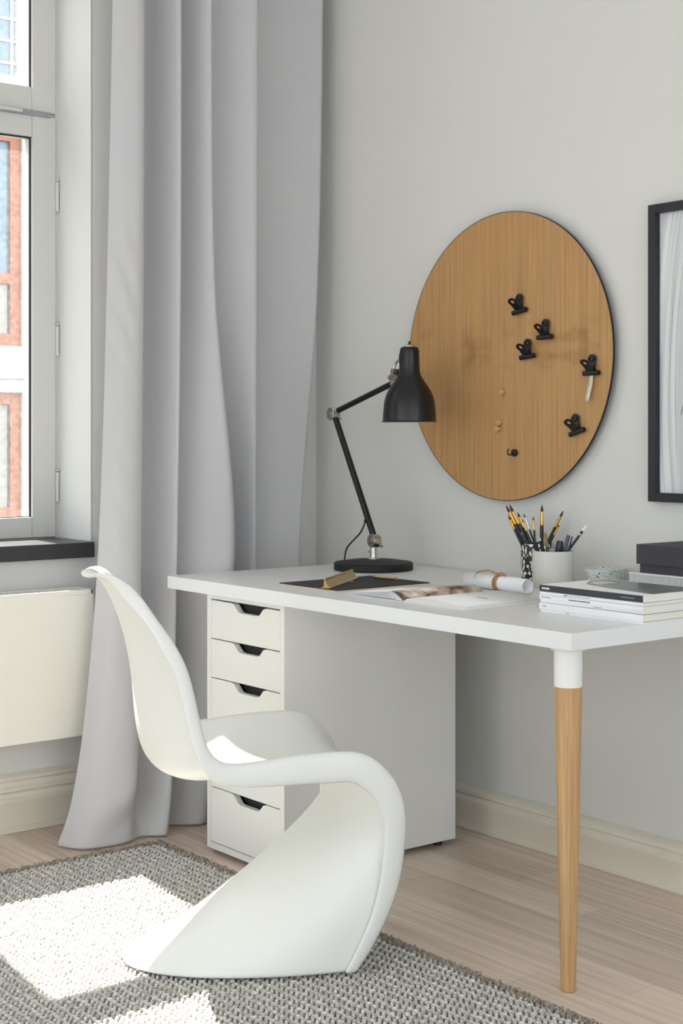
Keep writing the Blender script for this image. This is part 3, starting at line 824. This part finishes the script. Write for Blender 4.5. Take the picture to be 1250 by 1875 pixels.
MB().lathe([(0, .150), (.012, .150), (.012, .195), (0, .195)], 20, (sx, 0, sz - .02)).lathe([(0, .045), (.017, .049), (.025, .068), (.021, .09), (.012, .12), (0, .135)], 24, (sx, 0, sz)).build('bulb', 'inner', shade, smooth=True)
# shade bracket: clamp block, pivot screw and the loop of wire behind it
MB().tube([b2 + Vector((-.014, -.012, .004)), b2 + Vector((.030, -.022, .020))], .0092, 16).build('bracket', 'nickel', t, smooth=True)
MB().tube([b2 + Vector((.026, -.022, .020)), b2 + Vector((.024, -.038, .021))], .0085, 16).build('bracket_screw', 'nickel', t, smooth=True)
lp = crom([b2 + Vector((-.004, -.006, .012)), b2 + Vector((-.008, -.004, .030)), b2 + Vector((-.002, -.002, .046)), b2 + Vector((.014, -.001, .055)), b2 + Vector((.028, 0, .056))], 6)
MB().tube(lp, .0038, 10).build('wire_loop', 'nickel', t, smooth=True)
cb_ = crom([(-.032, -.004, .142), (-.036, -.008, .125), (-.050, -.010, .104), (-.078, -.012, .082), (-.104, -.014, .060), (-.1125, -.016, .040), (-.1125, -.018, .022)], 6)
MB().tube(cb_, .0024, 8).build('cable', 'rubber', t, smooth=True)
MB().tube([(-.0235, -.003, .150), (-.034, -.004, .138)], [.006, .0045], 10).build('cable_grommet', 'rubber', t, smooth=True)

# ================================================================== CLIPBOARD and brass clips
t = thing('clipboard', 'black covered clipboard with pale card edges lying on the desk', 'clipboard', (.735, -.652, DZ), R(1.0))
MB().box(0, .245, 0, .316, 0, .0032).build('backing_card', 'cream', t, bevel=.0004)
MB().box(.002, .243, .002, .314, .0033, .0055).build('cover', 'board_black', t, bevel=.0004)
for q in ((.150, .080), (.098, .168)):
    MB().lathe([(0, 0), (.0052, 0), (.0046, .0018), (0, .0026)], 16, (q[0], q[1], .0055)).build('rivet', 'brass', t, smooth=True)
# brass bar clip: triangular section, lying across the clipboard
pA, pB = Vector((.925, -.645, 0)), Vector((.762, -.425, 0))
L = (pB - pA).length
t = thing('bar_clip', 'long ridged brass bar clip lying across the black clipboard', 'clip', (pA.x, pA.y, DZ + .0057), math.atan2(pB.y - pA.y, pB.x - pA.x))
sec = [(-.015, 0), (.010, 0), (.011, .0012), (.0030, .004), (.0016, .020), (.0022, .0235), (0, .0245), (-.0022, .0235), (-.0020, .020), (-.0055, .0105), (-.0066, .0098), (-.0070, .0085), (-.016, .0012)]
MB().prism(sec, 0, 0, L).build('bar', 'brass', t, bevel=.0004)
MB().tube([(.004, .0, .0225), (L - .004, .0, .0225)], .0026, 10).build('spring_rod', 'brass', t, smooth=True)
t = thing('wire_clip', 'small brass wire clip at the far edge of the clipboard', 'clip', (.838, -.372, DZ + .0057), R(8))
MB().box(-.045, .045, -.004, .004, 0, .0035).build('plate', 'brass', t, bevel=.0008)
wl = crom([(-.036, -.004, .002), (-.030, -.016, .004), (-.006, -.021, .006), (.020, -.021, .006), (.034, -.015, .005), (.036, -.004, .002)], 6)
MB().tube(wl, .0016, 8).build('wire_bail', 'brass', t, smooth=True)
MB().tube([(-.040, -.002, .005), (.040, -.002, .005)], .0028, 10).build('hinge_rod', 'brass', t, smooth=True)

# ================================================================== OPEN MAGAZINE
t = thing('open_magazine', 'open white magazine lying face up near the front of the desk', 'magazine', (1.242, -.655, DZ), R(0))
MD = .265
def page(fn, name, mat, parent, n=18, th=.0006):
    rows = []
    for k in range(n + 1):
        q = k / n; x_, z_ = fn(q)
        rows.append([(x_, 0, z_), (x_, MD, z_)])
    o = MB().grid(rows).build(name, mat, parent, smooth=True, angle=180)
    md = o.modifiers.new('solid', 'SOLIDIFY'); md.thickness = th; md.offset = 1
    return o
# left fan of pages
for k, (h, e) in enumerate(((.004, .0016), (.0085, .0022), (.0125, .003), (.0160, .0045), (.0195, .006))):
    wd = .208 - k * .006
    page(lambda q, h=h, e=e, wd=wd: (-wd * q - .001 + .010 * (1 - q) ** 2 * 0, .0012 + h * math.sin(min(1, q * 3.2) * math.pi / 2) * (1 - q) ** 0.9 + e * q), 'page', 'paper', t)
page(lambda q: (-.036 - .16 * q, .0225 * (1 - q) ** 1.1 * (.92) + .007 * q + .001), 'page', 'paper', t)
pg = page(lambda q: (-.002 - .042 * q, .0035 + .0185 * math.sin(q * math.pi / 2)), 'photo_page', 'pagephoto', t)
MB().box(-.212, 0, -.001, MD + .001, .0002, .0012).box(0, .212, -.001, MD + .001, .0002, .0012).build('cover', 'paper', t)
# right block: thick, rising gently out of the gutter
prof_r = [(0, .0014)] + [(.212 * q, .0014) for q in (.5, 1)] + [(.212, .0082)] + [(.212 - .212 * q, .0082 + .0105 * math.sin(min(1, q * 1.02) * math.pi) * q) for q in (.1, .2, .3, .4, .5, .6, .7, .8, .88, .94)] + [(.004, .004)]
rb = MB().prism(prof_r, 1, 0, MD).build('page_block', 'paper2', t, smooth=True, angle=30)
top = [(.212, .0086)] + [(.212 - .212 * q, .0086 + .0105 * math.sin(min(1, q * 1.02) * math.pi) * q) for q in (.1, .2, .3, .4, .5, .6, .7, .8, .88)]
page(lambda q: (lambda p: (p.x, p.y))(Vector(top[min(8, int(q * 9))][:2]).lerp(Vector(top[min(9, int(q * 9) + 1)][:2]), q * 9 - min(8, int(q * 9)))), 'top_page', 'paper', t, 27, .0005)
for q_, (x_, wdt) in enumerate(((.128, .013), (.143, .017))):
    MB().box(x_, x_ + wdt, .118, .1215, .0150 if q_ == 0 else .0141, .0152 if q_ == 0 else .0144).build('caption', 'ink', t)
MB().box(.006, .048, .001, .0016, .004, .0125).build('gutter_band', 'spine', t)

# ================================================================== PAPER ROLL
t = thing('paper_roll', 'rolled white paper tied with a bronze ribbon behind the magazine', 'paper roll', (1.075, -.292, DZ + .0196), R(-4))
rr = .0188; pts = []
for k in range(0, 61):
    a = R(k * 12 - 60); r_ = rr - .0016 * (k / 60)
    pts.append((r_ * math.cos(a), r_ * math.sin(a)))
o = MB().grid([[(0, p[0], p[1]) for p in pts], [(.232, p[0], p[1]) for p in pts]]).build('sheet', 'paper', t, smooth=True, angle=180)
md = o.modifiers.new('solid', 'SOLIDIFY'); md.thickness = .0004
ring = [(.128, (rr + .0014) * math.cos(R(a)), (rr + .0014) * math.sin(R(a))) for a in range(0, 361, 12)]
g = MB(); g.grid([[(p[0] - .010, p[1], p[2]) for p in ring], [(p[0] + .006, p[1], p[2]) for p in ring]])
o = g.build('ribbon', 'ribbon', t, smooth=True, angle=180); md = o.modifiers.new('solid', 'SOLIDIFY'); md.thickness = .0006
bow = crom([(.125, -.006, rr + .002), (.100, -.014, rr + .012), (.062, -.020, rr + .004), (.048, -.0215, rr - .010)], 8)
def strap(pts, w_, name, par):
    o = MB().grid([[(p[0], p[1] - w_ * .2, p[2] - w_ / 2) for p in pts], [(p[0], p[1] + w_ * .2, p[2] + w_ / 2) for p in pts]]).build(name, 'ribbon', par, smooth=True, angle=180)
    md = o.modifiers.new('solid', 'SOLIDIFY'); md.thickness = .0006; return o
strap(bow, .004, 'ribbon_loop', t)
strap(crom([(.125, -.004, rr + .002), (.140, -.008, rr + .008), (.165, -.012, rr + .0025)], 8), .005, 'ribbon_tail', t)
MB().lathe([(0, -.005), (.005, -.003), (.0062, 0), (.005, .003), (0, .005)], 12, (.124, -.004, rr + .003)).build('knot', 'ribbon', t, smooth=True)

# ================================================================== VASE, CUP and what stands in them
VX, VY = 1.0745, -.0385
o = MB().lathe([(0, 0), (.041, 0), (.0435, .003), (.0435, .099), (.0425, .1005), (.0405, .099), (.0405, .006), (0, .006)], 56).build('ink_vase', 'inkvase', None, smooth=True, angle=40)
o.location = (VX, VY, DZ); tag(o, 'white ceramic cup with black ink pattern holding paintbrushes', 'cup')
CXu, CYu = 1.2292, -.139
o = MB().lathe([(0, 0), (.051, 0), (.0528, .003), (.0528, .094), (.0515, .0958), (.0478, .0945), (.0478, .007), (0, .007)], 56).build('concrete_cup', 'concrete', None, smooth=True, angle=40)
o.location = (CXu, CYu, DZ); tag(o, 'plain pale concrete cup holding pens and a pencil', 'cup')

def along(t, a, b): return a + (b - a) * t
def brush(base, tip, r, tl, fl, label, hair='bristle', ferr='gold'):
    base, tip = Vector(base), Vector(tip); L = (tip - base).length; d = (tip - base) / L; r *= 1.22
    t = thing('paintbrush', label, 'paintbrush', base, 0, 'paintbrushes in the ink-patterned cup')
    q = lambda s: d * s
    s1 = L - tl - fl; s2 = L - tl
    MB().tube([q(0), q(s1 * .3), q(s1 - .012), q(s1 + .001)], [r * .55, r * 1.05, r * 1.1, r * .98], 12).build('handle', 'handle', t, smooth=True)
    MB().tube([q(s1), q(s1 + fl * .1), q(s2 - fl * .1), q(s2)], [r, r * 1.02, r * .86, r * .80], 12).build('ferrule', ferr, t, smooth=True)
    MB().tube([q(s2 - .0005), q(s2 + tl * .3), q(s2 + tl * .65), q(L)], [r * .74, r * .84, r * .5, r * .08], 10).build('bristles', hair, t, smooth=True)
B = (
 ((1.0830, -.0330, .7445), (1.0223, -.1043, .9392), .0036, .020, .036, 'outermost thick paintbrush leaning left in the patterned cup'),
 ((1.0900, -.0300, .7445), (1.0278, -.0973, .9421), .0038, .022, .036, 'tallest thick paintbrush in the left-leaning bunch'),
 ((1.0780, -.0420, .7445), (1.0260, -.0996, .9112), .0028, .012, .028, 'shorter paintbrush lying along the outside of the left bunch'),
 ((1.0900, -.0230, .7445), (1.0414, -.0799, .9201), .0034, .014, .030, 'mid-sized paintbrush standing in the middle of the left bunch'),
 ((1.0820, -.0480, .7445), (1.0441, -.0800, .8950), .0024, .010, .026, 'small brown-tipped paintbrush low inside the left bunch'),
 ((1.0990, -.0250, .7445), (1.0514, -.0672, .9171), .0022, .012, .034, 'thin paintbrush with a silver ferrule right of the bunch'),
 ((1.0930, -.0420, .7445), (1.0496, -.0695, .9009), .0020, .008, .024, 'thinnest paintbrush on the right flank of the left bunch'),
 ((1.0900, -.0520, .7445), (1.0686, -.0480, .9083), .0024, .010, .026, 'slim nearly upright paintbrush left of the thick upright one'),
 ((1.0820, -.0300, .7445), (1.0822, -.0277, .9407), .0038, .019, .036, 'thick upright paintbrush standing alone above the cups'),
 ((1.0560, -.0420, .7445), (1.1460, -.0120, .9270), .0034, .018, .032, 'thick paintbrush leaning right out of the patterned cup'),
 ((1.0600, -.0300, .7445), (1.1290, -.0120, .9068), .0024, .008, .026, 'thin paintbrush just left of the right-leaning thick one'),
 ((1.0640, -.0480, .7445), (1.1330, -.0150, .8877), .0024, .006, .024, 'shortest paintbrush tucked right of the right-leaning thick one'),
)
for k, a in enumerate(B): brush(*a[:5], a[5], ferr='silver' if k == 5 else 'gold')

def pen(name, base, tip, prof, label, cat='pen'):
    """prof: list of (part name, s0, s1, r0, r1, material) in fractions of the length"""
    base, tip = Vector(base), Vector(tip); d = tip - base
    t = thing(name, label, cat, base, 0, 'pens in the concrete cup')
    for (pn, s0, s1, r0, r1, mt_) in prof:
        MB().tube([d * s0, d * (s0 + (s1 - s0) * .08), d * (s1 - (s1 - s0) * .08), d * s1], [r0 * .9, r0, r1, r1 * .88], 14).build(pn, mt_, t, smooth=True)
    return t
zb = .7445
pen('drawing_pen', (1.222, -.160, zb), (1.1995, -.1765, .866), [('barrel', 0, .86, .0046, .0040, 'handle'), ('clip', .55, .86, .0047, .0046, 'blackm'), ('end_cap', .86, 1, .0034, .0026, 'handle')], 'black pen leaning out over the left rim of concrete cup')
pen('ballpoint_pen', (1.236, -.146, zb), (1.2078, -.1660, .8637), [('barrel', 0, .7, .0044, .0044, 'silver'), ('grip', .7, .93, .0046, .0042, 'blackm'), ('push_button', .93, 1, .0022, .0022, 'silver')], 'silver and black ballpoint pen beside the olive pen')
pen('olive_pen', (1.238, -.150, zb), (1.2160, -.1550, .8792), [('barrel', 0, .72, .0045, .0042, 'handle'), ('sleeve', .72, .96, .0046, .0043, 'olive'), ('end_cap', .96, 1, .0038, .0034, 'ribbon')], 'olive gold ended pen standing upright at the cup centre')
pen('marker_pen', (1.231, -.136, zb), (1.2405, -.1245, .8560), [('barrel', 0, .72, .0085, .0088, 'penblue'), ('marker_cap', .72, 1, .0100, .0085, 'handle')], 'fat smoky blue marker pen in the concrete cup')
pen('smoky_pen', (1.236, -.140, zb), (1.2540, -.1070, .8708), [('barrel', 0, .7, .0045, .0045, 'handle'), ('pen_cap', .7, 1, .0056, .0050, 'penblue')], 'smoky blue capped pen between the marker and pencil')
pen('clip_pen', (1.246, -.134, zb), (1.2600, -.1000, .8680), [('barrel', 0, .8, .0032, .0034, 'handle'), ('pocket_clip', .8, 1, .0022, .0016, 'handle')], 'slim black pen with upright clip next to the pencil')
pen('pencil', (1.2130, -.1560, zb), (1.2818, -.0713, .8946), [('shaft', 0, .84, .0036, .0036, 'handle'), ('band', .84, .865, .0037, .0037, 'silver'), ('shaft_end', .865, .91, .0036, .0036, 'handle'), ('eraser', .91, 1, .0036, .0033, 'paper')], 'black pencil with a white eraser leaning right', 'pencil')

# ================================================================== BOWL, BOXES, MAGAZINES
o = MB().lathe([(0, 0), (.034, 0), (.0375, .002), (.0555, .050), (.0555, .0525), (.0535, .0525), (.036, .006), (0, .005)], 56).build('terrazzo_bowl', 'terrazzo', None, smooth=True, angle=40)
o.location = (1.3345, -.0600, DZ); tag(o, 'small black-speckled white bowl between the cup and the boxes', 'bowl')

t = thing('ribbed_box', 'white fluted-sided box under the charcoal lidded box', 'box', (1.540, -.206, DZ))
RW, RD, RH = .335, .218, .0668
MB().box(.003, RW - .003, .003, RD - .003, 0, RH - .004).build('body', 'inkgrey', t)
MB().box(0, RW, 0, RD, RH - .004, RH).build('lid', 'stripe', t, bevel=.0008)
rib = MB().box(-.0011, .0011, -.0008, .0030, .0005, RH - .0045).mesh('rib', 'stripe')
k = 0; xx = .0045
while xx < RW - .003:
    o = bpy.data.objects.new('rib', rib); COL.objects.link(o); o.parent = t; o.location = (xx, 0, 0); xx += .0046
for k in range(44):
    o = bpy.data.objects.new('rib', rib); COL.objects.link(o); o.parent = t; o.location = (0, .006 + k * .0047, 0); o.rotation_euler = (0, 0, -math.pi / 2)

t = thing('lidded_box', 'charcoal cardboard box with lid stacked on the fluted box', 'box', (1.557, -.199, DZ + .0670), R(-1.0))
MB().box(.006, .300, .006, .196, 0, .045).build('base', 'boxdark', t, bevel=.0006)
MB().box(0, .306, 0, .202, .0205, .0670).build('lid', 'boxdark', t, bevel=.0008)

def magazine(z, h, dx, dy, w_, dpt, label, spine_mat, cover_mat, rz=0.0, marks=()):
    t = thing('magazine', label, 'magazine', (1.566 + dx, -.534 + dy, z), R(rz), 'magazines stacked at the desk edge')
    MB().box(.0006, w_ - .0008, .0008, dpt - .0008, .0006, h - .0006).build('page_block', 'paper2', t)
    MB().box(0, w_, 0, dpt, h - .0007, h).build('front_cover', cover_mat, t)
    MB().box(0, w_, 0, dpt, 0, .0006).build('back_cover', 'paper', t)
    MB().box(0, w_, -.0004, .0006, .0003, h - .0003).build('spine', spine_mat, t)
    for (x0, x1, hh, mt_) in marks:       # worn, unreadable spine lettering
        n_ = max(1, int((x1 - x0) / .0042)); zc = h / 2
        for q in range(n_):
            xa = x0 + (x1 - x0) * q / n_
            MB().box(xa, xa + (x1 - x0) / n_ * random.uniform(.6, .9), -.0007, -.0004, zc - hh / 2, zc + hh / 2).build('spine_print', mt_, t)
    return t
z = DZ
stack = (
 (.0058, .004, .001, .292, .212, 'bottom thin white magazine of the stack on the desk edge', 'paper', 'ink', 0.2, ((.075, .086, .0018, 'inkgrey'),)),
 (.0150, .000, .000, .296, .214, 'thick white-spined magazine second from the bottom of stack', 'paper', 'ink', -0.1, ((.012, .022, .0030, 'inkgrey'),)),
 (.0070, .003, .001, .293, .213, 'pale white-spined magazine third from the bottom of stack', 'paper', 'paper', 0.3, ((.155, .178, .0016, 'inkgrey'),)),
 (.0098, .001, .000, .295, .213, 'white magazine with a dark line of spine print mid stack', 'paper', 'inkgrey', 0.0, ((.088, .150, .0022, 'ink'), (.006, .034, .002, 'inkgrey'))),
 (.0072, .002, .001, .294, .213, 'white magazine directly under the charcoal-spined one', 'paper', 'ink', 0.15, ((.072, .082, .0022, 'ink'), (.085, .150, .0014, 'inkgrey'))),
 (.0150, .001, .000, .295, .214, 'charcoal-spined magazine on top of the stack', 'spine', 'paper', 0.0, ((.008, .031, .0042, 'paper'), (.236, .272, .0020, 'inkgrey'))),
)
for (h, dx, dy, w_, dpt, lab, sm, cm, rz, mk) in stack:
    tm = magazine(z, h, dx, dy, w_, dpt, lab, sm, cm, rz, mk); z += h + .0001
MB().prism([(.012, .205), (.012, .150), (.06, .085), (.16, .055), (.29, .038), (.29, .205)], 2, .0150, .0154).build('cover_photo', 'cover', tm)
for k, (x_, y_, l_) in enumerate(((.03, .150, .05), (.035, .128, .04), (.05, .108, .03))):
    MB().prism([(x_, y_), (x_ + l_, y_ - .006), (x_ + l_ + .01, y_ + .002), (x_ + .008, y_ + .008)], 2, .0154, .0156).build('cover_leaf', 'paper', tm)
MB().prism([(.190, .072), (.235, .068), (.24, .078), (.195, .083)], 2, .0154, .0156).build('cover_leaf', 'inkgrey', tm)

# ================================================================== ACROSS THE STREET
t = thing('facade', 'pale plastered house across the street seen through the window', 'building', (-9.0, 2.4, 0))
H_ = 9.0
def hole_wall():
    g = MB()
    wins = [(-.75, .935, .33, 1.53), (-.75, .935, 1.97, 4.02), (-.75, .935, 4.50, 6.2)]
    # wall pieces around the window column
    g.box(-.5, 0, -40, -.75, -3, H_).box(-.5, 0, .935, 40, -3, H_)
    zz_ = -3
    for (a, b2, z0, z1) in wins:
        g.box(-.5, 0, -.75, .935, zz_, z0); zz_ = z1
    g.box(-.5, 0, -.75, .935, zz_, H_)
    return g, wins
g, wins = hole_wall(); g.build('wall', 'facade', t)
for z_ in (1.66, 4.2): MB().box(0, .07, -40, 40, z_, z_ + .14).build('stone_band', 'facade_stone', t)
for i, (a, b2, z0, z1) in enumerate(wins):
    mtl = 'outwhite' if i == 2 else 'orange'
    f = MB(); s_ = .11 if i < 2 else .04
    f.box(-.12, -.04, a, a + s_, z0, z1).box(-.12, -.04, b2 - s_, b2, z0, z1).box(-.121, -.041, a + s_, b2 - s_, z0, z0 + s_).box(-.121, -.041, a + s_, b2 - s_, z1 - s_, z1)
    if i == 1: f.box(-.121, -.041, a + s_, b2 - s_, 2.56, 2.66)
    wd = f.build('window', mtl, t)
    if i == 2:
        for yy in (-.10, .37, .84): MB().box(-.11, -.06, yy, yy + .026, z0, z1).build('glazing_bar', 'outwhite', wd)
        for k in range(7): MB().box(-.109, -.059, a, b2, 4.645 + k * .21, 4.645 + k * .21 + .024).build('glazing_bar', 'outwhite', wd)
    MB().box(-.10, -.08, a + .05, b2 - .05, z0 + .05, z1 - .05).build('pane', 'outglass', wd)
    if i < 2: MB().box(-.078, -.070, .42, b2 - s_ - .02, z0 + s_, (2.0 if i == 1 else z1) if i == 0 else 2.56).build('drawn_blind', 'outblind', wd)
st_ = MB().box(-30, -.4, -45, 45, -3.2, -3.0).build('street', 'asphalt'); struct(st_)
